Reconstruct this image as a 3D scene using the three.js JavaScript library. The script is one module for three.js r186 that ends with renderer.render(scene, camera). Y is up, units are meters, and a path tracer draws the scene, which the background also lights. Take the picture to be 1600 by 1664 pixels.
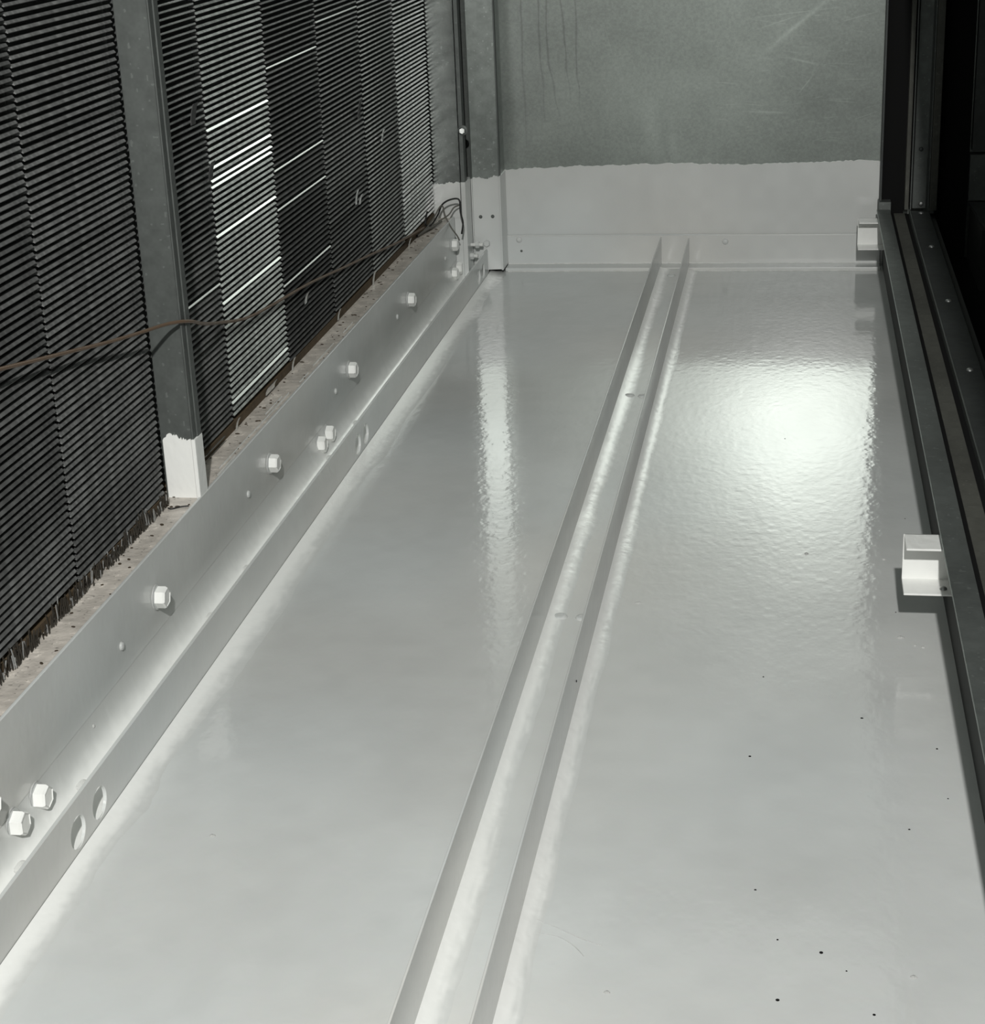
import * as THREE from 'three';
import { mergeGeometries, toCreasedNormals } from 'three/addons/utils/BufferGeometryUtils.js';
import { RoundedBoxGeometry } from 'three/addons/geometries/RoundedBoxGeometry.js';

// All lengths below are in units of U (the camera's height above the floor, 0.75 m); helpers convert to metres.
const U = 0.75;
const scene = new THREE.Scene();

// ---------- camera ----------
const camera = new THREE.PerspectiveCamera(32.077, 1600 / 1664, 0.02, 50);
camera.position.set(0, 1.0 * U, 0);
camera.rotation.set(-20.578 * Math.PI / 180, 10.078 * Math.PI / 180, -2.44 * Math.PI / 180, 'YXZ');
scene.add(camera);

// ---------- light ----------
scene.background = new THREE.Color().setRGB(0.37, 0.40, 0.375);
const LAMP = [0.1, 2.2, 1.0];                     // small work lamp on a stand just above and behind the camera
const LAMP_POWER = 20.3;
const lampLight = new THREE.SpotLight(new THREE.Color().setRGB(1, 0.995, 0.965), LAMP_POWER, 0, 1.0, 0.35, 2);
lampLight.position.set(LAMP[0] * U, LAMP[1] * U, LAMP[2] * U);
lampLight.target.position.set(-0.2 * U, 0, -2.2 * U);
lampLight.castShadow = true; lampLight.shadow.radius = 1.4;
lampLight.shadow.mapSize.set(2048, 2048); lampLight.shadow.camera.near = 0.1; lampLight.shadow.camera.far = 14;
scene.add(lampLight, lampLight.target);

const renderer = new THREE.WebGLRenderer({ antialias: true });
renderer.toneMapping = THREE.LinearToneMapping;
renderer.toneMappingExposure = 1.0;
renderer.shadowMap.enabled = true;

// ---------- random / noise ----------
function rng(seed) { let a = seed >>> 0; return () => { a = (a + 0x6D2B79F5) | 0; let t = Math.imul(a ^ (a >>> 15), 1 | a); t = (t + Math.imul(t ^ (t >>> 7), 61 | t)) ^ t; return ((t ^ (t >>> 14)) >>> 0) / 4294967296; }; }
function hash(x, y, s) { let h = Math.imul(x, 374761393) + Math.imul(y, 668265263) + Math.imul(s, 1442695041); h = Math.imul(h ^ (h >>> 13), 1274126177); return ((h ^ (h >>> 16)) >>> 0) / 4294967296; }
function vnoise(x, y, px, py, s) {                  // value noise, tiling with period px, py
  const x0 = Math.floor(x), y0 = Math.floor(y), fx = x - x0, fy = y - y0;
  const sx = fx * fx * fx * (fx * (fx * 6 - 15) + 10), sy = fy * fy * fy * (fy * (fy * 6 - 15) + 10);
  const w = (i, p) => ((i % p) + p) % p;
  const a = hash(w(x0, px), w(y0, py), s), b = hash(w(x0 + 1, px), w(y0, py), s), c = hash(w(x0, px), w(y0 + 1, py), s), d = hash(w(x0 + 1, px), w(y0 + 1, py), s);
  return a + (b - a) * sx + (c - a) * sy + (a - b - c + d) * sx * sy;
}
const clamp = (v, a = 0, b = 1) => Math.min(b, Math.max(a, v));
function tex(w, h, fn, { srgb = false, repeat = [1, 1], wrap = true } = {}) {
  const d = new Uint8Array(w * h * 4);
  for (let y = 0; y < h; y++) for (let x = 0; x < w; x++) {
    const c = fn(x / w, y / h, x, y), i = (y * w + x) * 4;
    if (typeof c === 'number') d[i] = d[i + 1] = d[i + 2] = clamp(c) * 255; else { d[i] = clamp(c[0]) * 255; d[i + 1] = clamp(c[1]) * 255; d[i + 2] = clamp(c[2]) * 255; }
    d[i + 3] = 255;
  }
  const t = new THREE.DataTexture(d, w, h); t.magFilter = THREE.LinearFilter; t.minFilter = THREE.LinearMipmapLinearFilter; t.generateMipmaps = true;
  if (srgb) t.colorSpace = THREE.SRGBColorSpace;
  if (wrap) t.wrapS = t.wrapT = THREE.RepeatWrapping;
  t.repeat.set(...repeat); t.needsUpdate = true; return t;
}

// ---------- materials (uv in metres) ----------
// roller / brush texture of the enamel
const orangePeel = tex(1024, 1024, (u, v) => {
  const a = vnoise(u * 36, v * 24, 36, 24, 1), b = vnoise(u * 74, v * 56, 74, 56, 2), c = vnoise(u * 160, v * 130, 160, 130, 3), g = vnoise(u * 8, v * 8, 8, 8, 4);
  return 0.56 * a + 0.24 * b + 0.05 * c + 0.15 * g;
}, { repeat: [1 / 0.24, 1 / 0.24] });
const blotch = tex(512, 512, (u, v) => {
  const a = vnoise(u * 3, v * 3, 3, 3, 11), b = vnoise(u * 9, v * 9, 9, 9, 12), c = vnoise(u * 40, v * 40, 40, 40, 13);
  const k = 0.955 + 0.05 * (a - 0.5) + 0.04 * (b - 0.5) + 0.02 * (c - 0.5), t = (vnoise(u * 4, v * 4, 4, 4, 14) - 0.5) * 0.02;
  return [k - t, k, k + t * 0.8];
}, { srgb: true, repeat: [1 / 0.9, 1 / 0.9] });
const paintCol = [0.674, 0.686, 0.672];
const col = (a) => new THREE.Color().setRGB(...a);
const M = {};
M.paint = new THREE.MeshPhysicalMaterial({ color: col(paintCol), map: blotch, roughness: 0.2, bumpMap: orangePeel, bumpScale: 0.00016 });
M.floor = M.paint.clone(); M.floor.bumpScale = 0.00014; M.floor.roughness = 0.1;
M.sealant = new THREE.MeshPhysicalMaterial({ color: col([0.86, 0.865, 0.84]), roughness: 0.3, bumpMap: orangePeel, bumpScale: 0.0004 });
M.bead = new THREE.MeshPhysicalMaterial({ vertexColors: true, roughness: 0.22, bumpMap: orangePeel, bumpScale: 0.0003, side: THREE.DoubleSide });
const spangleBump = tex(512, 512, (u, v) => 0.5 * vnoise(u * 6, v * 6, 6, 6, 21) + 0.3 * vnoise(u * 40, v * 40, 40, 40, 22) + 0.2 * vnoise(u * 120, v * 120, 120, 120, 23), { repeat: [1 / 0.3, 1 / 0.3] });
const zincTone = tex(512, 512, (u, v) => {
  const cell = vnoise(u * 34, v * 34, 34, 34, 31), big = vnoise(u * 4, v * 3, 4, 3, 32), fine = vnoise(u * 128, v * 128, 128, 128, 33);
  let k = 0.8 + 0.08 * (cell - 0.5) + 0.12 * (big - 0.5) + 0.04 * (fine - 0.5);
  const sp = vnoise(u * 90, v * 90, 90, 90, 34); if (sp > 0.93) k += 0.14;
  return [k * 0.985, k, k * 0.99];
}, { srgb: true, repeat: [1 / 0.35, 1 / 0.35] });
M.zinc = new THREE.MeshStandardMaterial({ color: col([0.62, 0.64, 0.63]), map: zincTone, metalness: 0.85, roughness: 0.42, bumpMap: spangleBump, bumpScale: 0.0001 });
M.zincPost = new THREE.MeshStandardMaterial({ color: col([0.37, 0.385, 0.375]), map: zincTone, metalness: 0.85, roughness: 0.3, bumpMap: spangleBump, bumpScale: 0.00008 });
M.zincPlate = M.zincPost.clone(); M.zincPlate.color = col([0.1, 0.104, 0.102]); M.zincPlate.metalness = 0.9; M.zincPlate.roughness = 0.22;
M.zincDull = new THREE.MeshStandardMaterial({ color: col([0.2, 0.21, 0.205]), map: zincTone, metalness: 0.5, roughness: 0.55, bumpMap: spangleBump, bumpScale: 0.00015 });
M.zincDark = new THREE.MeshStandardMaterial({ color: col([0.1, 0.105, 0.105]), map: zincTone, metalness: 0.4, roughness: 0.6 });
M.grime = new THREE.MeshStandardMaterial({ color: col([0.14, 0.136, 0.12]), map: zincTone, metalness: 0.2, roughness: 0.75, bumpMap: spangleBump, bumpScale: 0.0004 });
M.gasket = new THREE.MeshPhysicalMaterial({ color: col([0.008, 0.008, 0.008]), roughness: 0.9, specularIntensity: 0.25 });
M.dark = new THREE.MeshStandardMaterial({ color: col([0.02, 0.021, 0.02]), roughness: 0.8 });
M.rust = new THREE.MeshStandardMaterial({ color: col([0.15, 0.1, 0.055]), roughness: 0.85, map: zincTone, bumpMap: spangleBump, bumpScale: 0.001 });
M.crud = new THREE.MeshStandardMaterial({ color: col([0.03, 0.025, 0.018]), roughness: 0.7 });
M.chrome = new THREE.MeshStandardMaterial({ color: col([0.75, 0.76, 0.75]), metalness: 1, roughness: 0.25 });
M.rivet = new THREE.MeshStandardMaterial({ color: col([0.4, 0.41, 0.4]), metalness: 0.8, roughness: 0.45 });
M.cable = new THREE.MeshStandardMaterial({ color: col([0.13, 0.085, 0.055]), roughness: 0.5 });
M.cableGrey = new THREE.MeshStandardMaterial({ color: col([0.12, 0.115, 0.1]), roughness: 0.5 });
M.core = new THREE.MeshStandardMaterial({ color: col([0.075, 0.08, 0.078]), roughness: 0.8 });
M.kerb = new THREE.MeshStandardMaterial({ color: col([0.055, 0.058, 0.055]), roughness: 0.8 });
M.black = new THREE.MeshStandardMaterial({ color: col([0.012, 0.012, 0.012]), roughness: 0.5 });
M.concrete = new THREE.MeshStandardMaterial({ color: col([0.3, 0.3, 0.29]), roughness: 0.9, map: blotch });
// ledge below the coils: thin old paint full of dirt
const ledgeTone = tex(1024, 256, (u, v) => {
  const a = vnoise(u * 30, v * 7, 30, 7, 41), b = vnoise(u * 90, v * 22, 90, 22, 42), c = vnoise(u * 260, v * 64, 260, 64, 43);
  let k = 0.82 + 0.1 * (a - 0.5) + 0.08 * (b - 0.5); if (c > 0.86) k -= 0.3 * (c - 0.86) / 0.14; if (b * c > 0.62) k += 0.12;
  return [k, k * 0.975, k * 0.945];
}, { srgb: true, repeat: [1 / 0.6, 1 / 0.15] });
M.ledge = new THREE.MeshPhysicalMaterial({ color: col([0.95, 0.925, 0.895]), map: ledgeTone, roughness: 0.5, clearcoat: 0.35, clearcoatRoughness: 0.2, bumpMap: spangleBump, bumpScale: 0.0012 });

// ---------- builders ----------
const used = {};
const numbered = (n) => { const k = used[n] = (used[n] ?? -1) + 1; return k ? `${n}_${String(k).padStart(3, '0')}` : n; };
function metreUV(g) {                                // box-projected uv, in metres
  if (g.index) g = g.toNonIndexed();
  const p = g.attributes.position, n = g.attributes.normal, uv = new Float32Array(p.count * 2);
  for (let i = 0; i < p.count; i++) {
    const ax = Math.abs(n.getX(i)), ay = Math.abs(n.getY(i)), az = Math.abs(n.getZ(i));
    if (ay >= ax && ay >= az) { uv[2 * i] = p.getX(i); uv[2 * i + 1] = p.getZ(i); }
    else if (ax >= az) { uv[2 * i] = p.getZ(i); uv[2 * i + 1] = p.getY(i); }
    else { uv[2 * i] = p.getX(i); uv[2 * i + 1] = p.getY(i); }
  }
  g.setAttribute('uv', new THREE.BufferAttribute(uv, 2)); return g;
}
const boxG = (x0, x1, y0, y1, z0, z1, r = 0) => {
  const w = Math.abs(x1 - x0) * U, h = Math.abs(y1 - y0) * U, d = Math.abs(z1 - z0) * U;
  const rr = Math.min(r * U, w / 2.01, h / 2.01, d / 2.01);
  const g = rr > 0 ? new RoundedBoxGeometry(w, h, d, 2, rr) : new THREE.BoxGeometry(w, h, d);
  return metreUV(g.translate((x0 + x1) / 2 * U, (y0 + y1) / 2 * U, (z0 + z1) / 2 * U));
};
const merge = (a) => mergeGeometries(a.map((g) => { const q = g.index ? g.toNonIndexed() : g; for (const k of Object.keys(q.attributes)) if (!['position', 'normal', 'uv'].includes(k)) q.deleteAttribute(k); return q; }));
function thing(name, label, category, [x, y, z] = [0, 0, 0], group) {
  const o = new THREE.Group(); o.name = numbered(name); o.position.set(x * U, y * U, z * U);
  o.userData = { label, category }; if (group) o.userData.group = group;
  scene.add(o); return o;
}
// a mesh in world coordinates (metres) put under a parent whose origin is at the parent's base
function part(name, geo, mat, parent, label) {
  const m = new THREE.Mesh(geo, mat); m.castShadow = m.receiveShadow = true;
  m.name = numbered(name); parent.add(m);
  parent.updateWorldMatrix(true, false);
  const o = new THREE.Vector3().setFromMatrixPosition(parent.matrixWorld);
  m.position.set(-o.x, -o.y, -o.z);
  if (label) m.userData.label = label;
  return m;
}
function struct(name, geo, mat) { const m = part(name, geo, mat, scene); m.userData.kind = 'structure'; return m; }
const V = (x, y, z) => new THREE.Vector3(x * U, y * U, z * U);
const tubeG = (pts, r, seg = 120, rs = 8) => new THREE.TubeGeometry(new THREE.CatmullRomCurve3(pts.map((p) => V(...p)), false, 'centripetal'), seg, r * U, rs);
// prism along z from an (x, y) profile
function prismG(poly, z0, z1, holes) {
  const s = new THREE.Shape(poly.map(([x, y]) => new THREE.Vector2(x * U, y * U)));
  const g = new THREE.ExtrudeGeometry(s, { depth: Math.abs(z1 - z0) * U, bevelEnabled: false });
  return metreUV(g.translate(0, 0, Math.min(z0, z1) * U));
}
// a plate standing at z, drawn in the (x, y) plane, thickness t towards +z
function plateZ(pts, z, t) {
  const s = new THREE.Shape(pts.map(([x, y]) => new THREE.Vector2(x * U, y * U)));
  const g = new THREE.ExtrudeGeometry(s, { depth: t * U, bevelEnabled: false });
  return metreUV(g.translate(0, 0, z * U));
}
// ragged upper edge of brushed paint
function ragged(x0, x1, y0, topFn, seed, n, amp) {
  const r = rng(seed), p = [[x0, y0], [x1, y0]];
  let slow = 0;
  for (let i = 0; i <= n; i++) { slow += (r() - 0.5) * amp * 0.8; slow *= 0.8; const x = x1 + (x0 - x1) * i / n; p.push([x, topFn((x - x0) / (x1 - x0)) + slow + (r() - 0.5) * amp * 0.7]); }
  return p;
}
// feathered bead along z in an inner corner, bright strip painted in its vertex colours: rises to h at the wall side and runs out over w
function beadG(xw, dir, y0, w, h, z0, z1, seed, cIn, cOut, wave = 0.15, fillet = false) {
  const nz = 420, nx = 14, pos = [], uv = [], c = [], idx = [];
  for (let i = 0; i <= nz; i++) {
    const z = z0 + (z1 - z0) * i / nz, s = z * 9;
    const ww = w * (1 + wave * (vnoise(s, 1, 999, 9, seed) - 0.5) * 2 + wave * 0.5 * (vnoise(s * 5, 2, 999, 9, seed) - 0.5));
    for (let j = 0; j <= nx; j++) {
      const t = j / nx, a = t * Math.PI / 2, x = xw + dir * (fillet ? ww * (1 - Math.cos(a)) + 0.0003 : ww * t), y = y0 + (fillet ? h * (1 - Math.sin(a)) + 0.0002 : h * Math.pow(1 - t, 2.2) + 0.0004 * (1 - t));
      pos.push(x * U, y * U, z * U); uv.push(x * U, z * U);
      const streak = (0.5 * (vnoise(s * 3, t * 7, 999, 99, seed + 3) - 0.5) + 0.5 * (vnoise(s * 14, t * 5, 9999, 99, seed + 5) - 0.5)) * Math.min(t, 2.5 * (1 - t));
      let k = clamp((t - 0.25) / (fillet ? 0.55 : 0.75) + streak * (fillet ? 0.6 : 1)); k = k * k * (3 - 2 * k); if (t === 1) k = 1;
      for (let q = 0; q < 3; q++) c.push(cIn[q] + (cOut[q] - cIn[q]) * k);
    }
  }
  const W = nx + 1;
  for (let i = 0; i < nz; i++) for (let j = 0; j < nx; j++) { const a = i * W + j, b = a + W; if ((dir > 0) === (z1 > z0)) idx.push(a, b, a + 1, b, b + 1, a + 1); else idx.push(a, a + 1, b, b, a + 1, b + 1); }
  const g = new THREE.BufferGeometry();
  g.setAttribute('position', new THREE.Float32BufferAttribute(pos, 3)); g.setAttribute('uv', new THREE.Float32BufferAttribute(uv, 2)); g.setAttribute('color', new THREE.Float32BufferAttribute(c, 3));
  g.setIndex(idx); g.computeVertexNormals(); return g;
}
// lathed shapes lying along an axis
function lathe(profile, seg, axis = 'x') {
  const g = new THREE.LatheGeometry(profile.map(([r, h]) => new THREE.Vector2(r * U, h * U)), seg);
  if (axis === 'x') g.rotateZ(-Math.PI / 2); if (axis === 'z') g.rotateX(Math.PI / 2);
  return g;
}
const hexHead = (R, h, axis) => toCreasedNormals(lathe([[0, 0], [R, 0], [R, h * 0.78], [R * 0.9, h * 0.95], [R * 0.84, h], [R * 0.78, h * 0.93], [0, h * 0.93]].reverse(), 6, axis).toNonIndexed(), 0.35);
const roundHead = (R, h, axis) => lathe([[0, h], [R * 0.55, h * 0.92], [R * 0.88, h * 0.6], [R, 0]].reverse(), 18, axis);
const at = (g, x, y, z) => g.clone().translate(x * U, y * U, z * U);

const ZB = -4.36, ZF = 0.35;                          // back wall plane, near end of what is built
const STRIP_BRIGHT = [0.86, 0.865, 0.845], PNT = [0.61, 0.62, 0.608];  // bead colours: painted-in bright strip, then plain paint

// ================= SETTING =================
const floor = struct('floor', boxG(-0.96, 1.05, -0.06, 0, ZB - 0.06, ZF), M.floor);
struct('floor_outside', boxG(-2.5, 2.5, -0.16, -0.062, ZF, 4), M.concrete);
// galvanised back wall with its streaks and scratches
const streaks = [[840, 1], [866, .8], [880, .9], [908, .85], [928, 1]];
const wallTone = (() => {
  const W = 1400, Hh = 1024, x0 = -0.75, x1 = 0.3, yTop = 0.78;      // the texture covers this part of the wall (units of U)
  const f = new Float32Array(W * Hh).fill(0);
  const X = (x) => (x - x0) / (x1 - x0) * W, Y = (y) => y / yTop * Hh;
  const line = (ax, ay, bx, by, wpx, v, fade = true) => {
    const n = Math.ceil(Math.hypot(X(bx) - X(ax), Y(by) - Y(ay)) * 1.5);
    for (let i = 0; i <= n; i++) { const t = i / n, cx = X(ax + (bx - ax) * t), cy = Y(ay + (by - ay) * t), k = fade ? Math.sin(Math.PI * clamp(t * 0.96 + 0.02)) : 1;
      const R = Math.ceil(wpx * 2); for (let dy = -R; dy <= R; dy++) for (let dx = -R; dx <= R; dx++) { const px = Math.round(cx + dx), py = Math.round(cy + dy); if (px < 0 || py < 0 || px >= W || py >= Hh) continue; const q = v * k * Math.exp(-((px - cx) ** 2 + (py - cy) ** 2) / (wpx * wpx)); const j = py * W + px; if (Math.abs(q) > Math.abs(f[j])) f[j] = q; } }
  };
  // dark drip streaks on the left
  [[[-0.655, .78], [-0.655, .62], [-0.652, .30]], [[-0.617, .78], [-0.612, .55], [-0.604, .36]], [[-0.597, .78], [-0.592, .5], [-0.566, .36]], [[-0.565, .78], [-0.552, .55], [-0.54, .40]], [[-0.524, .78], [-0.524, .5], [-0.517, .38]]]
    .forEach((p, i) => { for (let k = 0; k < 2; k++) {
      const [a, b] = [p[k], p[k + 1]], n = 14, at = (t) => [a[0] + (b[0] - a[0]) * t + 0.0022 * Math.sin(Math.PI * t) * Math.sin(t * 9 + i * 2 + k), a[1] + (b[1] - a[1]) * t];
      for (let q = 0; q < n; q++) line(...at(q / n), ...at((q + 1) / n), 2.6 + 0.8 * Math.sin(q + i), -0.105 * (k ? 1 - 0.75 * q / n : 1), false);
    } });
  // light scratches on the right
  const r = rng(5);
  [[-0.09, .50, .10, .655, 7], [-0.11, .56, .02, .60, 1.2], [.09, .575, .19, .60, 1.2], [.12, .635, .19, .65, 1.2], [.05, .40, .15, .39, 1.3], [.10, .445, .17, .445, 1.2], [-.13, .375, -.02, .37, 3], [-.03, .50, .05, .48, 3], [.0, .41, .04, .46, 2], [.13, .35, .19, .37, 1.2], [-.2, .445, -.13, .44, 1.4], [-.12, .59, .1, .61, 1.5], [-.34, .72, -.2, .73, 2]].forEach((s) => line(s[0], s[1], s[2], s[3], s[4], s[4] > 5 ? 0.1 : 0.1));
  for (let i = 0; i < 90; i++) { const x = -0.2 + r() * 0.4, y = 0.3 + r() * 0.4, l = 0.01 + r() * 0.05, a = (r() - 0.4) * 0.5; line(x, y, x + l, y + l * a, 1 + r() * 0.6, 0.03 + r() * 0.05); }
  for (let i = 0; i < 40; i++) { const x = -0.7 + r() * 0.6, y = 0.28 + r() * 0.45, l = 0.01 + r() * 0.04, a = (r() - 0.5) * 4; line(x, y, x + l * 0.5, y + l * a, 1, 0.02 + r() * 0.04); }
  line(-0.36, .42, -0.33, .24, 26, 0.05); line(-0.30, .36, -0.285, .24, 14, 0.05);
  const t = tex(W, Hh, (u, v, px, py) => {
    const big = vnoise(u * 5, v * 4, 50, 50, 51), mid = vnoise(u * 16, v * 14, 50, 50, 52), fine = vnoise(u * 190, v * 150, 999, 999, 53), sp = vnoise(u * 420, v * 320, 999, 999, 54);
    const k = 0.80 + 0.09 * (big - 0.5) + 0.05 * (mid - 0.5) + 0.05 * (fine - 0.5) + 0.04 * (sp - 0.5) + f[py * W + px];
    return [k * 0.985, k, k * 0.985];
  }, { srgb: true, wrap: false });
  t.repeat.set(1 / ((x1 - x0) * U), 1 / (yTop * U)); t.offset.set(-x0 / (x1 - x0), 0);
  t.wrapS = THREE.RepeatWrapping; t.wrapT = THREE.MirroredRepeatWrapping; return t;
})();
M.wall = new THREE.MeshStandardMaterial({ color: col([0.56, 0.585, 0.57]), map: wallTone, metalness: 0.8, roughness: 0.275, bumpMap: spangleBump, bumpScale: 0.00007 });
const wallBack = struct('wall_back', boxG(-1.05, 1.05, -0.06, 1.9, ZB - 0.06, ZB), M.wall);
const band = part('paint_band', plateZ(ragged(-0.72, 0.212, 0.001, (t) => 0.242 + 0.011 * clamp(t * 2.2) + 0.002 * Math.sin(t * 7), 61, 150, 0.0045), ZB, 0.0016), M.paint, wallBack, 'pale grey paint with a ragged upper edge');
struct('wall_left', boxG(-1.08, -0.99, -0.06, 1.9, ZB - 0.06, ZF), M.zincDark);
struct('floor_chamber', boxG(0.33, 0.98, 0, 0.02, ZB, ZF), M.gasket);  // black slab added so the chamber floor looks unlit
struct('wall_right', boxG(0.98, 1.05, -0.06, 1.9, ZB, ZF), M.dark);
struct('ceiling_blocker', boxG(0.212, 1.05, 1.0, 1.03, ZB, ZF), M.dark);  // unseen soffit, added to keep lamp light off the right side

// specks and blobs in the floor paint
{
  const r = rng(77);
  const dark = [[-0.0255, -1.5661], [-0.0385, -1.8462], [-0.0023, -1.4808], [0.0389, -1.4637], [0.0619, -1.4363], [-0.0011, -1.385], [0.0849, -1.3722], [0.1334, -1.6988], [0.1786, -1.7682], [0.1746, -1.8827], [0.0917, -1.9531], [-0.0086, -3.0121], [0.1773, -2.6285], [0.1464, -2.2704], [-0.7181, -3.3976], [-0.721, -3.4787], [-0.0272, -2.0565]];
  const pit = lathe([[0, 0.0008], [0.5, 0.0006], [1, 0]].map(([a, b]) => [a * 0.0016, b]).reverse(), 8, 'y');
  for (const [x, z] of dark) { const m = part('paint_pit', pit, M.gasket, floor); m.position.set(x * U, 0, z * U); const s = 0.6 + r() * 0.7; m.scale.set(s, 1, s * (0.8 + r() * 0.5)); }
  const blob = lathe([[0, 0.0016], [0.0022, 0.0013], [0.004, 0]].reverse(), 12, 'y');
  for (const [x, z, sx, sz] of [[0.1489, -2.1886, 1.3, 1], [-0.2038, -2.2773, 1.5, .8], [0.1229, -1.4331, .9, .7], [0.0274, -2.4749, .8, 1.5], [-0.6121, -1.6156, .9, .7], [0.1387, -2.4603, .8, .8], [0.176, -2.16, .6, .7], [0.166, -2.165, .5, .6], [-0.157, -1.38, .8, .6]]) { const m = part('paint_blob', blob, M.sealant, floor); m.position.set(x * U, 0, z * U); m.scale.set(sx, 1, sz); }
}
// two stray brush hairs caught in the paint
part('brush_hair', tubeG([[-0.242, 0.0002, -1.4935], [-0.2161, 0.0004, -1.4789], [-0.1899, 0.0004, -1.4627], [-0.1692, 0.0002, -1.4534]], 0.00045, 24, 5), M.paint, floor);
part('brush_hair', tubeG([[-0.236, 0.0002, -1.4684], [-0.2142, 0.0004, -1.4644], [-0.1976, 0.0004, -1.4515], [-0.1849, 0.0002, -1.4345]], 0.00045, 24, 5), M.paint, floor);
// beads feathered out over the floor, bright strips painted into their colour
part('pale_bead', beadG(-0.7425, 1, 0, 0.036, 0.004, ZF, -4.3, 3, STRIP_BRIGHT, PNT, 0.22), M.bead, floor, 'sealant bead with painted-in bright strip along the foot of the left channel');
part('pale_bead', beadG(-0.2535, 1, 0, 0.023, 0.006, ZF, -4.3, 8, STRIP_BRIGHT, PNT, 0.12), M.bead, floor, 'sealant bead with painted-in bright strip along the right foot of the divider');

// ================= LEFT: gutter channel =================
{
  const t = thing('gutter_channel', 'long painted steel channel with bolted tall side and low lip along the coils', 'channel', [-0.78, 0, -2.0]);
  part('web', boxG(-0.8115, -0.807, 0, 0.163, ZF, -4.28, 0.0012), M.paint, t);
  part('flange', boxG(-0.8075, -0.744, 0.0045, 0.0105, ZF, -4.28), M.sealant, t, 'white bottom of the channel');  // paler coat carries the lit look of the channel floor
  // lip with pairs of access holes
  const s = new THREE.Shape(); s.moveTo(-ZF * U, 0.0035 * U); s.lineTo(4.266 * U, 0.0035 * U); s.lineTo(4.266 * U, 0.064 * U); s.lineTo(-ZF * U, 0.064 * U); s.closePath();
  for (const z of [-1.566, -1.629, -2.871, -2.931, -4.135, -4.197]) { const h = new THREE.Path(); h.absellipse(-z * U, 0.0265 * U, 0.0205 * U, 0.0185 * U, 0, Math.PI * 2, false, 0); s.holes.push(h); }
  let lip = new THREE.ExtrudeGeometry(s, { depth: 0.0036 * U, bevelEnabled: true, bevelThickness: 0.0004 * U, bevelSize: 0.0004 * U, bevelSegments: 1, curveSegments: 20 });
  lip.rotateY(Math.PI / 2).translate(-0.747 * U, 0, 0);
  part('lip', metreUV(lip), M.paint, t);
  part('pale_bead', beadG(-0.807, 1, 0.0105, 0.027, 0.045, ZF, -4.28, 15, PNT, STRIP_BRIGHT, 0.06, true), M.bead, t, 'sealant bead with painted-in brightness curved into the corner of the channel');
  const head = hexHead(0.0143, 0.0135, 'x'), washer = lathe([[0, 0.0022], [0.0165, 0.0022], [0.0172, 0]].reverse(), 24, 'x');
  const r = rng(4);
  for (const [y, z] of [[0.1005, -0.956], [0.1005, -1.49], [0.1015, -2.0221], [0.0999, -2.5563], [0.0984, -3.088], [0.0972, -3.6259], [0.1031, -4.1408], [0.0452, -1.5477], [0.0425, -1.6087], [0.0362, -2.8392], [0.0372, -2.8966], [0.037, -4.1234], [0.0365, -4.183], [0.04, -0.27], [0.04, -0.33]]) {
    const b = part('bolt', at(washer, -0.807, y, z), M.paint, t);
    const h = head.clone().rotateX(r() * 0.4 + 0.1);
    const hm = new THREE.Mesh(metreUV(at(h, -0.805, y, z)), M.sealant); hm.name = numbered('hex_head'); hm.castShadow = hm.receiveShadow = true; b.add(hm);
  }
  const pimple = roundHead(0.0058, 0.0035, 'x');
  for (const [y, z] of [[0.0924, -2.4355], [0.0926, -1.8906], [0.0893, -3.5109], [0.089, -2.9823], [0.0908, -4.0498], [0.092, -1.345]]) part('rivet', at(pimple, -0.807, y, z), M.paint, t);
  part('rivet', at(roundHead(0.003, 0.003, 'x'), -0.807, 0.0413, -1.777), M.sealant, t);
  const fr = roundHead(0.0125, 0.003, 'y');
  for (const [x, z] of [[-0.785, -1.5137], [-0.785, -1.6875], [-0.783, -2.16], [-0.783, -2.3336], [-0.783, -2.8347], [-0.783, -3.0333], [-0.783, -3.75]]) part('rivet', at(fr, x - 0.005, 0.0128, z), M.sealant, t);
}

// ledge under the coils
{
  const t = thing('coil_shelf', 'dirty beige grey shelf between the coil feet and the painted channel', 'shelf', [-0.89, 0, -2.0]);
  part('shelf_board', boxG(-0.985, -0.8118, 0, 0.1595, ZF, ZB), M.ledge, t);
  const r = rng(31), bits = [];
  for (let i = 0; i < 150; i++) {
    const z = -1.2 - r() * 2.9, x = -0.85 + Math.pow(r(), 1.8) * 0.036, s = 0.0006 + r() * 0.0016;
    const g = new THREE.IcosahedronGeometry(s * U, 0); g.scale(1.4, 0.5, 1 + r() * 2).rotateY(r() * 3); g.translate(x * U, 0.16 * U, z * U); bits.push(g);
  }
  const m = part('debris', merge(bits), M.rust, t, 'brown crumbs of corroded fin'); m.userData.kind = 'stuff';
  // shiny runs of fresh paint near the edge
  for (const [z0, z1, x] of [[-2.36, -2.52, -0.823], [-2.50, -2.74, -0.8215], [-2.62, -2.72, -0.828], [-2.80, -2.86, -0.82], [-2.9, -3.05, -0.8225], [-3.12, -3.2, -0.8225], [-2.33, -2.42, -0.8165]]) part('paint_run', tubeG([[x, 0.1592, z0], [x + 0.0015, 0.1604, (z0 + z1) / 2], [x, 0.1592, z1]], 0.0012, 16, 6), M.sealant, t);
}

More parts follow.
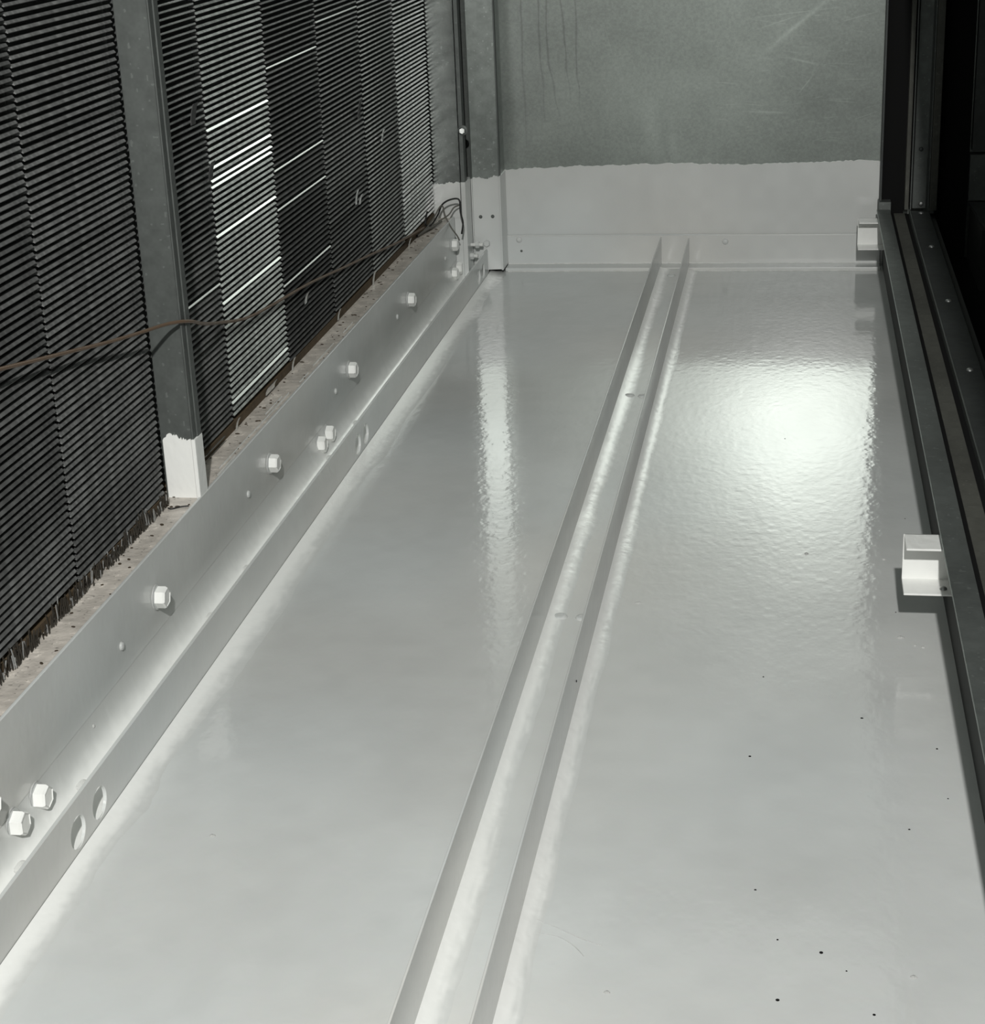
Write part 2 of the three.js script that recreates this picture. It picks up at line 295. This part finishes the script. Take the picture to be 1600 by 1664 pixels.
// ================= COILS =================
const PITCH = 0.0093, XC = -0.853, Y0 = 0.163, YTOP = 1.5;              // fins that show large are single parts up to YSINGLE
const YSINGLE = 0.835;
function finGeo(len, b, drop) {                        // one fin: thin plate with a sloped front edge, running along z
  const poly = [[-0.03, -0.0004], [-0.03, 0.0004], [-b - 0.001, 0.0020], [-b, 0.0021], [0, 0.0021 - drop], [-0.0004, 0.0013 - drop], [-0.003, -0.0006]];
  const s = new THREE.Shape(poly.map(([x, y]) => new THREE.Vector2(x * U, y * U)));
  return new THREE.ExtrudeGeometry(s, { depth: len * U, bevelEnabled: false, steps: 1 }).translate(0, 0, -len * U / 2);
}
const finMat = (c, metal, rough, extra = {}) => new THREE.MeshStandardMaterial({ color: col([c * 0.985, c, c * 0.985]), metalness: metal, roughness: rough, ...extra });
const finDirt = tex(256, 256, (u, v) => { const k = 0.8 + 0.16 * (vnoise(u * 5, v * 20, 5, 20, 71) - 0.5) + 0.16 * (vnoise(u * 60, v * 60, 60, 60, 72) - 0.5); return [k, k, k]; }, { srgb: true, repeat: [1 / 0.2, 1 / 0.2] });
function coil(label, panels, zBase) {
  const t = thing('cooling_coil', label, 'coil', [-0.87, 0.1596, zBase]);
  for (const p of panels) {
    const [zA, zB, b, drop, c, metal, rough, phase, individual, shine] = p, len = zB - zA, zc = (zA + zB) / 2;
    const panel = part('fin_panel', boxG(-0.965, XC - 0.011, Y0 - 0.003, YTOP, zA + 0.001, zB - 0.001), M.core, t);
    panel.userData.label = 'dark core behind the fins';
    const g = finGeo(len - 0.003, b, drop), mats = (c > 0.5 ? [0.85, 0.92, 1, 1, 1] : [0.62, 0.8, 1, 1.15, 1.4]).map((k) => finMat(c * k, metal, rough, { map: finDirt }));
    const bright = c > 0.5, shinyMat = finMat(bright ? 0.9 : 0.5, 0.95, bright ? 0.3 : 0.32);
    const r = rng(Math.round(100 * -zA)), n = Math.floor((YTOP - Y0 - 0.012) / PITCH);
    const all = [];
    let drift = 0.5;
    for (let i = 0; i < n; i++) {
      const y = Y0 + 0.012 + (i + phase) * PITCH + (r() - 0.5) * 0.0007;
      drift = clamp(drift + (r() - 0.5) * 0.5);
      const m = mats[Math.floor(clamp(drift * 0.8 + r() * 0.25, 0, 0.999) * 5)], dx = (r() - 0.5) * 0.0012, tilt = (r() - 0.5) * 0.1, shiny = r() < shine;
      if (individual && y < YSINGLE + (zc > -2.25 ? 0.05 : 0)) {
        const f = part('fin', g, shiny ? shinyMat : m, panel); f.rotation.z = bright ? tilt * (shiny ? 0.3 : 1) : tilt + (shiny ? 0.25 : 0);
        f.position.x += (XC + dx) * U; f.position.y += y * U; f.position.z += zc * U;
      } else all.push(g.clone().rotateZ(tilt).translate((XC + dx) * U, y * U, zc * U));
    }
    if (all.length) { const f = part('fins', merge(all), mats[2], panel); f.userData.kind = 'stuff'; }
  }
  return t;
}
//  [zA, zB, slope depth, drop, tone, metalness, roughness, phase, individual, share of shiny bent fins]
const coilNear = coil('near finned cooling coil with dusty dark fins left of the upright post', [
  [-1.24, -0.9, 0.0022, 0.0030, 0.19, 0.1, 0.7, 0.5, false, 0],
  [-1.568, -1.243, 0.0022, 0.0030, 0.19, 0.1, 0.7, 0.2, true, 0],
  [-1.895, -1.57, 0.0022, 0.0030, 0.19, 0.1, 0.7, 0.7, true, 0],
  [-2.215, -1.897, 0.0022, 0.0030, 0.19, 0.1, 0.7, 0.1, true, 0]], -1.73);
const coilFar = coil('far finned cooling coil with shiny and dark fin panels between the two posts', [
  [-2.54, -2.262, 0.0012, 0.0022, 0.26, 0.4, 0.45, 0.35, true, 0.02],
  [-2.87, -2.542, 0.0026, 0.0028, 0.62, 0.92, 0.42, 0.8, true, 0.12],
  [-3.20, -2.872, 0.0011, 0.0022, 0.18, 0.3, 0.5, 0.15, true, 0.05],
  [-3.524, -3.202, 0.0014, 0.0024, 0.28, 0.5, 0.45, 0.6, true, 0.03],
  [-3.842, -3.526, 0.0018, 0.0024, 0.5, 0.8, 0.38, 0.25, false, 0],
  [-4.182, -3.844, 0.0031, 0.0027, 0.95, 0.97, 0.36, 0.75, false, 0]], -3.22);
{
  const r = rng(9);
  // corroded foot rails below the fins
  part('foot_rail', boxG(-0.9, -0.8535, 0.1597, 0.1715, -0.9, -2.21), M.rust, coilNear, 'rusted foot rail');
  part('foot_rail', boxG(-0.9, -0.8535, 0.1597, 0.1725, -2.262, -4.18), M.rust, coilFar, 'rusted foot rail');
  // shredded fin ends hanging over the near coil's foot
  const sh = [];
  for (let i = 0; i < 620; i++) {
    const z = -1.25 - r() * 0.955, clump = vnoise(z * 26, 0, 999, 9, 5), h = 0.006 + r() * 0.02 * (0.3 + 0.9 * clump), g = new THREE.BoxGeometry(0.001 * U, h * U, (0.0007 + r() * 0.0016) * U);
    g.rotateX((r() - 0.5) * 0.22).rotateZ((r() - 0.5) * 0.4).translate((XC + 0.001 + r() * 0.008) * U, (0.1603 + h / 2 + r() * 0.008 * clump) * U, z * U); sh.push(g);
  }
  const m1 = part('torn_fins', merge(sh.slice(0, 520)), M.crud, coilNear, 'torn blackened fin ends'); m1.userData.kind = 'stuff';
  const m2 = part('torn_fins', merge(sh.slice(520)), finMat(0.5, 0.6, 0.4), coilNear, 'torn bright fin ends'); m2.userData.kind = 'stuff';
  // bent-over tabs and loose flakes
  const tab = (w, h, bend) => { const s = new THREE.BoxGeometry(0.0012 * U, h * U, w * U, 1, 3, 1), p = s.attributes.position; for (let i = 0; i < p.count; i++) { const y = p.getY(i) / U; p.setX(i, p.getX(i) + bend * U * (y / h + 0.5) ** 2); } s.computeVertexNormals(); return s; };
  const bright = finMat(0.72, 0.85, 0.3), murk = finMat(0.06, 0.2, 0.6);
  for (const [p, y, z, w, h, m] of [
    [coilNear, 0.266, -1.578, 0.035, 0.06, murk], [coilNear, 0.235, -1.6, 0.02, 0.012, bright], [coilNear, 0.196, -1.59, 0.024, 0.026, murk], [coilNear, 0.172, -1.566, 0.02, 0.012, bright], [coilNear, 0.171, -1.61, 0.016, 0.014, bright],
    [coilFar, 0.655, -2.475, 0.02, 0.03, murk], [coilFar, 0.565, -2.53, 0.018, 0.026, murk], [coilFar, 0.17, -2.54, 0.008, 0.02, bright], [coilFar, 0.172, -2.73, 0.05, 0.014, bright], [coilFar, 0.172, -2.87, 0.008, 0.024, bright], [coilFar, 0.175, -3.2, 0.008, 0.022, bright],
    [coilFar, 0.175, -3.5, 0.012, 0.03, bright], [coilFar, 0.52, -3.47, 0.018, 0.036, murk], [coilFar, 0.36, -3.40, 0.01, 0.03, bright], [coilFar, 0.35, -3.43, 0.012, 0.02, bright], [coilFar, 0.44, -3.66, 0.012, 0.026, bright], [coilFar, 0.26, -2.985, 0.012, 0.02, bright], [coilFar, 0.17, -3.86, 0.008, 0.02, bright], [coilFar, 0.172, -2.42, 0.09, 0.006, bright]]) {
    part('bent_fin', tab(w, h, 0.006).translate((XC + 0.003) * U, y * U, z * U), m, p);
  }
}

// ================= POSTS =================
{
  const t = thing('coil_post', 'grey galvanised upright post between the two coils with white painted foot', 'post', [-0.83, 0.1596, -2.25]);
  part('face_plate', boxG(-0.86, -0.8125, 0.159, 1.5, -2.258, -2.238, 0.001), M.zincDull, t);
  part('side_flange', boxG(-0.8165, -0.8085, 0.159, 1.5, -2.262, -2.246, 0.001), M.zincDull, t);
  part('hem', boxG(-0.8135, -0.8105, 0.159, 1.5, -2.250, -2.232, 0.0012), M.zincDull, t);
  const foot = ragged(-0.857, -0.8137, 0.1592, (q) => 0.2455 + 0.004 * Math.sin(q * Math.PI), 63, 26, 0.006);
  part('paint_patch', plateZ(foot, -2.238, 0.0012), M.sealant, t, 'white paint brushed over the foot');
  part('paint_patch', boxG(-0.8140, -0.8078, 0.1592, 0.247, -2.263, -2.2305, 0.0012), M.sealant, t, 'white paint on the hem');
}
{
  const t = thing('end_post', 'dark galvanised plate closing the far coil end, with painted lower end', 'post', [-0.82, 0.1596, -4.2]);
  part('face_plate', boxG(-0.87, -0.789, 0.1597, 1.9, -4.205, -4.189), M.zincPlate, t);
  part('lower_plate', boxG(-0.8065, -0.7888, 0.0108, 0.1597, -4.205, -4.19), M.paint, t);
  part('hem', boxG(-0.7885, -0.7785, 0.011, 1.9, -4.225, -4.195, 0.001), M.zincDull, t);
  part('paint_patch', plateZ(ragged(-0.868, -0.7895, 0.1592, () => 0.2425, 64, 40, 0.004), -4.189, 0.0012), M.paint, t, 'pale paint on the lower end');
  part('paint_patch', boxG(-0.7890, -0.7780, 0.0108, 0.243, -4.266, -4.1935, 0.001), M.paint, t, 'pale paint on the hem');
  const b = part('bolt', metreUV(at(hexHead(0.0085, 0.012, 'z'), -0.778, 0.366, -4.195)), M.chrome, t, 'small bare steel bolt');
  part('washer', at(lathe([[0, 0.002], [0.0115, 0.002], [0.012, 0]].reverse(), 20, 'z'), -0.778, 0.366, -4.195), M.zincDull, t);
}
{
  const BEND = Math.tan(9 * Math.PI / 180), shearZ = (g, x0, k) => { const q = g.index ? g.toNonIndexed() : g, p = q.attributes.position; for (let i = 0; i < p.count; i++) p.setZ(i, p.getZ(i) - (p.getX(i) - x0 * U) * k); q.computeVertexNormals(); return q; };
  const t = thing('corner_post', 'galvanised corner post beside the back wall with painted lower end', 'post', [-0.74, 0.0106, -4.32]);
  part('face_plate', shearZ(boxG(-0.777, -0.7085, 0.0106, 1.9, -4.30, -4.281), -0.742, BEND), M.zincPost, t);
  part('return_side', boxG(-0.7135, -0.7088, 0.0106, 1.9, ZB, -4.29), M.zinc, t);
  part('hem', boxG(-0.7775, -0.775, 0.0106, 1.9, -4.29, -4.268, 0.001), M.zincPost, t);
  part('hem', boxG(-0.7095, -0.7065, 0.0106, 1.9, -4.29, -4.274, 0.001), M.zincDull, t);
  part('paint_patch', shearZ(plateZ(ragged(-0.7765, -0.7095, 0.0106, (q) => 0.238 + 0.003 * Math.sin(q * 9), 65, 40, 0.004), -4.281, 0.0012), -0.742, BEND), M.paint, t, 'pale paint on the lower end');
  part('paint_patch', boxG(-0.7100, -0.7060, 0.0106, 0.243, ZB + 0.001, -4.2733, 0.001), M.paint, t, 'pale paint on the edge');
  part('paint_patch', boxG(-0.7778, -0.7748, 0.0106, 0.238, -4.29, -4.2673, 0.001), M.paint, t);
  const rv = roundHead(0.0045, 0.002, 'z');
  part('rivet', at(rv, -0.7585, 0.143, -4.2772), M.zincDull, t); part('rivet', at(rv, -0.7294, 0.1428, -4.2818), M.zincDull, t);
  part('bolt', metreUV(at(hexHead(0.0085, 0.008, 'z'), -0.7459, 0.0772, -4.2795)), M.paint, t);
  for (const [x, y, z] of [[-0.778, 0.083, -4.235], [-0.79, 0.0575, -4.225]]) { const b = part('bolt', lathe([[0, 0], [0.0042, 0], [0.0042, 0.03], [0, 0.03]].reverse(), 14, 'x').translate(x * U, y * U, z * U), M.sealant, t); const nm = new THREE.Mesh(metreUV(at(hexHead(0.0085, 0.009, 'x'), x + 0.012, y, z)), M.paint); nm.name = numbered('nut'); nm.castShadow = nm.receiveShadow = true; b.add(nm); }
}

// ================= MIDDLE: divider channel =================
{
  const t = thing('divider_channel', 'narrow painted channel with two thin uprights running down the middle of the floor', 'channel', [-0.2875, 0, -2.0]);
  part('upright', boxG(-0.3243, -0.3215, 0, 0.0755, ZF, -4.352, 0.0008), M.paint, t, 'left upright');
  part('upright', boxG(-0.2563, -0.2535, 0, 0.0725, ZF, -4.352, 0.0008), M.paint, t, 'right upright');
  part('base_strip', boxG(-0.3217, -0.2561, 0, 0.006, ZF, -4.352), M.paint, t);
  part('pale_bead', beadG(-0.3215, 1, 0.006, 0.026, 0.006, ZF, -4.30, 27, STRIP_BRIGHT, PNT, 0.15), M.bead, t, 'sealant bead with painted-in bright strip along the left upright');
  const rv = roundHead(0.0105, 0.0032, 'y');
  for (const [x, z] of [[-0.305, -2.2103], [-0.2735, -2.2082], [-0.303, -3.2419], [-0.276, -3.2386], [-0.30, -1.18], [-0.276, -1.18], [-0.29, -4.23]]) part('rivet', at(rv, x, 0.006, z), M.paint, t);
  part('paint_drip', at(roundHead(0.0022, 0.003, 'x'), -0.3215, 0.010, -2.39), M.sealant, t);
  for (const [x, y, z] of [[-0.3215, 0.001 + 0.006, -1.673], [-0.2535, 0.03, -1.965]]) part('paint_pit', at(roundHead(0.0016, 0.0008, 'x'), x, y, z), M.gasket, t);
}

// ================= BACK: curb angle =================
{
  const t = thing('curb_angle', 'low pale grey painted steel angle along the foot of the back wall', 'angle', [-0.25, 0, -4.35]);
  part('upright_leg', boxG(-0.7062, 0.206, 0, 0.0785, -4.3582, -4.351, 0.0008), M.paint, t);
  part('floor_leg', boxG(-0.7062, 0.206, 0, 0.0085, -4.352, -4.305, 0.0012), M.paint, t);
  part('pale_bead', tubeG([[-0.706, 0.079, -4.354], [-0.3, 0.0795, -4.3535], [0.0, 0.0785, -4.354], [0.206, 0.079, -4.354]], 0.0024, 60, 8), M.paint, t);
  part('pale_bead', tubeG([[-0.706, 0.0085, -4.352], [-0.5, 0.009, -4.352], [0.0, 0.0085, -4.3525], [0.206, 0.0085, -4.352]], 0.0022, 60, 8), M.sealant, t);
  part('pale_bead', tubeG([[-0.7, 0.0006, -4.3035], [-0.45, 0.001, -4.3035], [0.0, 0.0006, -4.3035], [0.206, 0.001, -4.303]], 0.0016, 60, 8), M.sealant, t);
  const sc = roundHead(0.0075, 0.003, 'z');
  for (const [x, y] of [[-0.6767, 0.0695], [-0.1658, 0.0621]]) part('screw', at(sc, x, y, -4.351), M.paint, t);
  part('screw', at(roundHead(0.003, 0.002, 'z'), -0.6715, 0.0414, -4.351), M.zincDull, t);
}

// ================= RIGHT: sill, frame, chamber =================
{
  const t = thing('door_sill', 'dark galvanised sill rail with black gasket along the right edge of the floor', 'sill', [0.25, 0, -2.0]);
  part('kerb', boxG(0.213, 0.33, 0, 0.126, ZF, ZB), M.kerb, t);
  part('rail', prismG([[0.193, 0.1458], [0.193, 0.1472], [0.1938, 0.148], [0.2235, 0.148], [0.2235, 0.120], [0.2205, 0.120], [0.2205, 0.1455]], ZF, -4.30), M.zincDull, t);
  part('edge_highlight', boxG(0.1924, 0.1938, 0.1452, 0.1484, ZF, -4.30, 0.0006), M.zinc, t, 'bright line painted along the rail edge');  // lighter strip stands in for the highlight on the rail edge
  part('rail_end', boxG(0.196, 0.226, 0.13, 0.166, -4.345, -4.30, 0.002), M.zincDull, t);
  { // ragged gasket
    const s = new THREE.Shape(), r = rng(12), n = 160; s.moveTo(0.2225 * U, -ZF * U);
    for (let i = 0; i <= n; i++) { const z = ZF + (-4.30 - ZF) * i / n; s.lineTo((0.2325 + (r() - 0.5) * 0.003) * U, -z * U); }
    s.lineTo(0.2225 * U, 4.30 * U); s.closePath();
    const g = new THREE.ExtrudeGeometry(s, { depth: 0.012 * U, bevelEnabled: false }).rotateX(-Math.PI / 2).translate(0, 0.127 * U, 0);
    part('gasket', metreUV(g), M.gasket, t, 'torn black gasket');
  }
  part('sill_strip', boxG(0.232, 0.2575, 0.125, 0.1395, ZF, -4.30, 0.001), M.grime, t);
  part('groove', boxG(0.2575, 0.267, 0.125, 0.137, ZF, -4.30), M.gasket, t);
  part('sill_lip', boxG(0.2665, 0.2695, 0.125, 0.150, ZF, -4.29, 0.0009), M.zincDull, t);
  part('sill_plate', boxG(0.2695, 0.313, 0.125, 0.1465, ZF, -4.28, 0.001), M.zincDark, t);
  const rv = roundHead(0.0062, 0.0036, 'y');
  for (const z of [-1.99, -2.47, -2.945, -3.417, -3.897, -4.262]) part('rivet', at(rv, 0.2935, 0.1465, z), M.rivet, t, 'bright rivet');
}
{
  const t = thing('door_frame', 'dark upright door frame of stacked channels and strips beside the back wall', 'frame', [0.27, 0.1475, -4.32]);
  part('recess_shade', boxG(0.203, 0.2565, 0.129, 1.0, ZB, -4.335), M.gasket, t);  // black boxes stand in for the shade inside the recesses
  part('recess_shade', boxG(0.3305, 0.4035, 0.021, 1.0, ZB, -4.335), M.gasket, t);
  part('edge_strip', boxG(0.199, 0.204, 0.15, 1.0, ZB, -4.318, 0.001), M.zincDark, t);
  part('edge_strip', boxG(0.2565, 0.2662, 0.147, 1.0, ZB, -4.30, 0.0012), M.grime, t, 'tan strip');
  part('jamb_channel', prismZUp([[0.2695, -4.30], [0.2715, -4.30], [0.276, -4.317], [0.306, -4.317], [0.3105, -4.30], [0.3125, -4.30], [0.3125, -4.35], [0.2695, -4.35]], 0.1475, 1.0), M.zincDull, t);
  part('edge_strip', boxG(0.3135, 0.3300, 0.1475, 1.0, ZB, -4.285, 0.0012), M.grime, t, 'tan strip');
  part('screw', at(roundHead(0.0052, 0.005, 'z'), 0.2905, 0.287, -4.317), M.zincDark, t);
  part('rivet', at(roundHead(0.0062, 0.004, 'z'), 0.296, 0.158, -4.317), M.rivet, t, 'bright rivet');
}
function prismZUp(poly, y0, y1) {                     // prism along y from an (x, z) profile
  const s = new THREE.Shape(poly.map(([x, z]) => new THREE.Vector2(x * U, -z * U)));
  return metreUV(new THREE.ExtrudeGeometry(s, { depth: (y1 - y0) * U, bevelEnabled: false }).rotateX(-Math.PI / 2).translate(0, y0 * U, 0));
}
{
  const t = thing('fan_panel', 'grey sheet metal panel standing in the dark chamber at the far right', 'panel', [0.55, 0.1, -4.33]);
  part('upper_sheet', boxG(0.408, 0.97, 0.279, 1.0, ZB, -4.325), M.zincDark, t);
  part('lower_sheet', boxG(0.404, 0.97, 0.165, 0.272, ZB, -4.315), M.zincDull, t);
  part('ledge_strip', prismZUp([[0.404, -4.31], [0.97, -4.31], [0.97, -4.0], [0.42, -4.0]], 0.155, 0.163), M.zincDark, t);
  part('base_box', boxG(0.41, 0.97, 0.0, 0.155, -4.34, -4.02), M.dark, t);
}
// painted clip brackets
{
  function bracket(label, z) {
    const t = thing('clip_bracket', label, 'bracket', [0.19, 0.07, z], 'pale painted clip brackets under the sill rail');
    const o = 0.0030, yb = 0.07, yt = 0.135, zf = z + 0.05;
    part('web', boxG(0.1485, 0.214, yb, yt, z - o, z, 0.0008), M.sealant, t);
    part('lower_flange', boxG(0.1485, 0.214, yb, yb + o, z - o, zf, 0.001), M.sealant, t);
    part('upper_flange', boxG(0.1495, 0.214, yt - o, yt, z - o, zf, 0.001), M.sealant, t);
    return t;
  }
  const a = bracket('white painted clip bracket near the camera, beneath the sill rail', -2.216);
  part('screw', at(roundHead(0.005, 0.0035, 'y'), 0.1995, 0.073, -2.183), M.rivet, a, 'small bare screw');
  bracket('white painted clip bracket in the far corner, against the back wall', -4.262);
}

// ================= CABLES =================
{
  const pts = [[-0.835, 0.66, -0.7], [-0.83, 0.60, -1.1], [-0.832, 0.555, -1.38], [-0.838, 0.4921, -1.7329], [-0.838, 0.4754, -1.8277], [-0.838, 0.457, -1.9321], [-0.834, 0.4394, -2.0381], [-0.828, 0.4268, -2.1292], [-0.818, 0.4202, -2.1947], [-0.81, 0.4168, -2.2204], [-0.805, 0.4097, -2.2507], [-0.82, 0.3811, -2.3466], [-0.842, 0.3445, -2.4925], [-0.8465, 0.3166, -2.6255], [-0.8475, 0.3012, -2.7651], [-0.8475, 0.2816, -2.9971], [-0.8475, 0.2511, -3.2646], [-0.8475, 0.2282, -3.4687], [-0.845, 0.1965, -3.7503], [-0.842, 0.1764, -3.99]];
  const t = new THREE.Mesh(tubeG(pts, 0.0025, 260, 8), M.cable); t.name = 'cable'; t.castShadow = t.receiveShadow = true;
  t.userData = { label: 'thin brown cable slung past the post along the coils', category: 'cable' }; scene.add(t);
  const w = thing('wire_bundle', 'tangle of black and grey wires hanging in the far left corner', 'wires', [-0.81, 0.1605, -4.12]);
  part('wire', tubeG([[-0.846, 0.20, -4.06], [-0.848, 0.175, -4.04], [-0.842, 0.1665, -4.06], [-0.832, 0.182, -4.12], [-0.822, 0.2035, -4.12], [-0.8036, 0.2151, -4.12], [-0.7814, 0.2163, -4.12], [-0.7784, 0.1856, -4.12], [-0.7736, 0.1607, -4.12], [-0.778, 0.134, -4.12]], 0.0021, 120, 8), M.black, w);
  part('wire', tubeG([[-0.842, 0.1668, -4.0], [-0.836, 0.180, -4.08], [-0.822, 0.2021, -4.12], [-0.8158, 0.1786, -4.12], [-0.8024, 0.1491, -4.12], [-0.79, 0.1284, -4.125], [-0.7861, 0.1165, -4.13]], 0.0018, 90, 8), M.cableGrey, w);
  part('wire', tubeG([[-0.83, 0.1665, -4.11], [-0.8084, 0.1785, -4.13], [-0.7973, 0.1931, -4.14], [-0.784, 0.196, -4.16]], 0.0018, 50, 8), M.cableGrey, w);
  part('twist', tubeG([[-0.85, 0.1655, -3.95], [-0.84, 0.168, -4.0], [-0.832, 0.1665, -4.05], [-0.822, 0.169, -4.1]], 0.003, 40, 8), M.cableGrey, w);
}
{
  const t = new THREE.Mesh(tubeG([[-0.842, 0.1612, -2.19], [-0.836, 0.1618, -2.186], [-0.826, 0.1612, -2.196], [-0.8155, 0.1614, -2.20]], 0.0011, 40, 6), M.black); t.name = 'wire_scrap'; t.castShadow = t.receiveShadow = true;
  t.userData = { label: 'short scrap of black wire lying at the foot of the upright post', category: 'wire' }; scene.add(t);
}

// ================= LAMP (above and behind the camera) =================
{
  const t = thing('work_lamp', 'small round work lamp on a black tripod pole just behind the camera', 'lamp', [LAMP[0] + 0.1, -0.062, LAMP[2] + 0.28]);
  const [lx, ly, lz] = LAMP;
  part('pole', new THREE.CylinderGeometry(0.014, 0.014, (ly + 0.082) * U, 16).translate((lx + 0.1) * U, (ly - 0.042) / 2 * U, (lz + 0.28) * U), M.black, t);
  part('base_plate', new THREE.CylinderGeometry(0.07, 0.075, 0.012, 32).translate((lx + 0.1) * U, -0.062 * U + 0.006, (lz + 0.28) * U), M.black, t);
  const dir = lampLight.target.position.clone().sub(lampLight.position).normalize(), q = new THREE.Quaternion().setFromUnitVectors(new THREE.Vector3(0, 1, 0), dir), p = lampLight.position.clone();
  part('arm', tubeG([[lx + 0.1, ly, lz + 0.28], [lx + 0.06, ly + 0.02, lz + 0.2], [lx, ly + 0.05, lz + 0.1]], 0.012, 20, 8), M.black, t);
  const place = (g, back) => g.applyQuaternion(q).translate(p.x - dir.x * back, p.y - dir.y * back, p.z - dir.z * back);
  part('housing', place(lathe([[0, -0.075], [0.025, -0.075], [0.046, -0.03], [0.05, 0], [0.044, 0], [0.04, -0.02], [0, -0.025]], 32, 'y'), 0.035), M.black, t);
  part('lens', place(lathe([[0, 0.002], [0.042, 0.002], [0.042, -0.002], [0, -0.002]].reverse(), 32, 'y'), 0.042), new THREE.MeshStandardMaterial({ color: 0x222222, emissive: col([1, 0.99, 0.95]), emissiveIntensity: 3 }), t);
}

scene.traverse((o) => { if (o.isMesh) o.castShadow = o.receiveShadow = true; });
renderer.render(scene, camera);
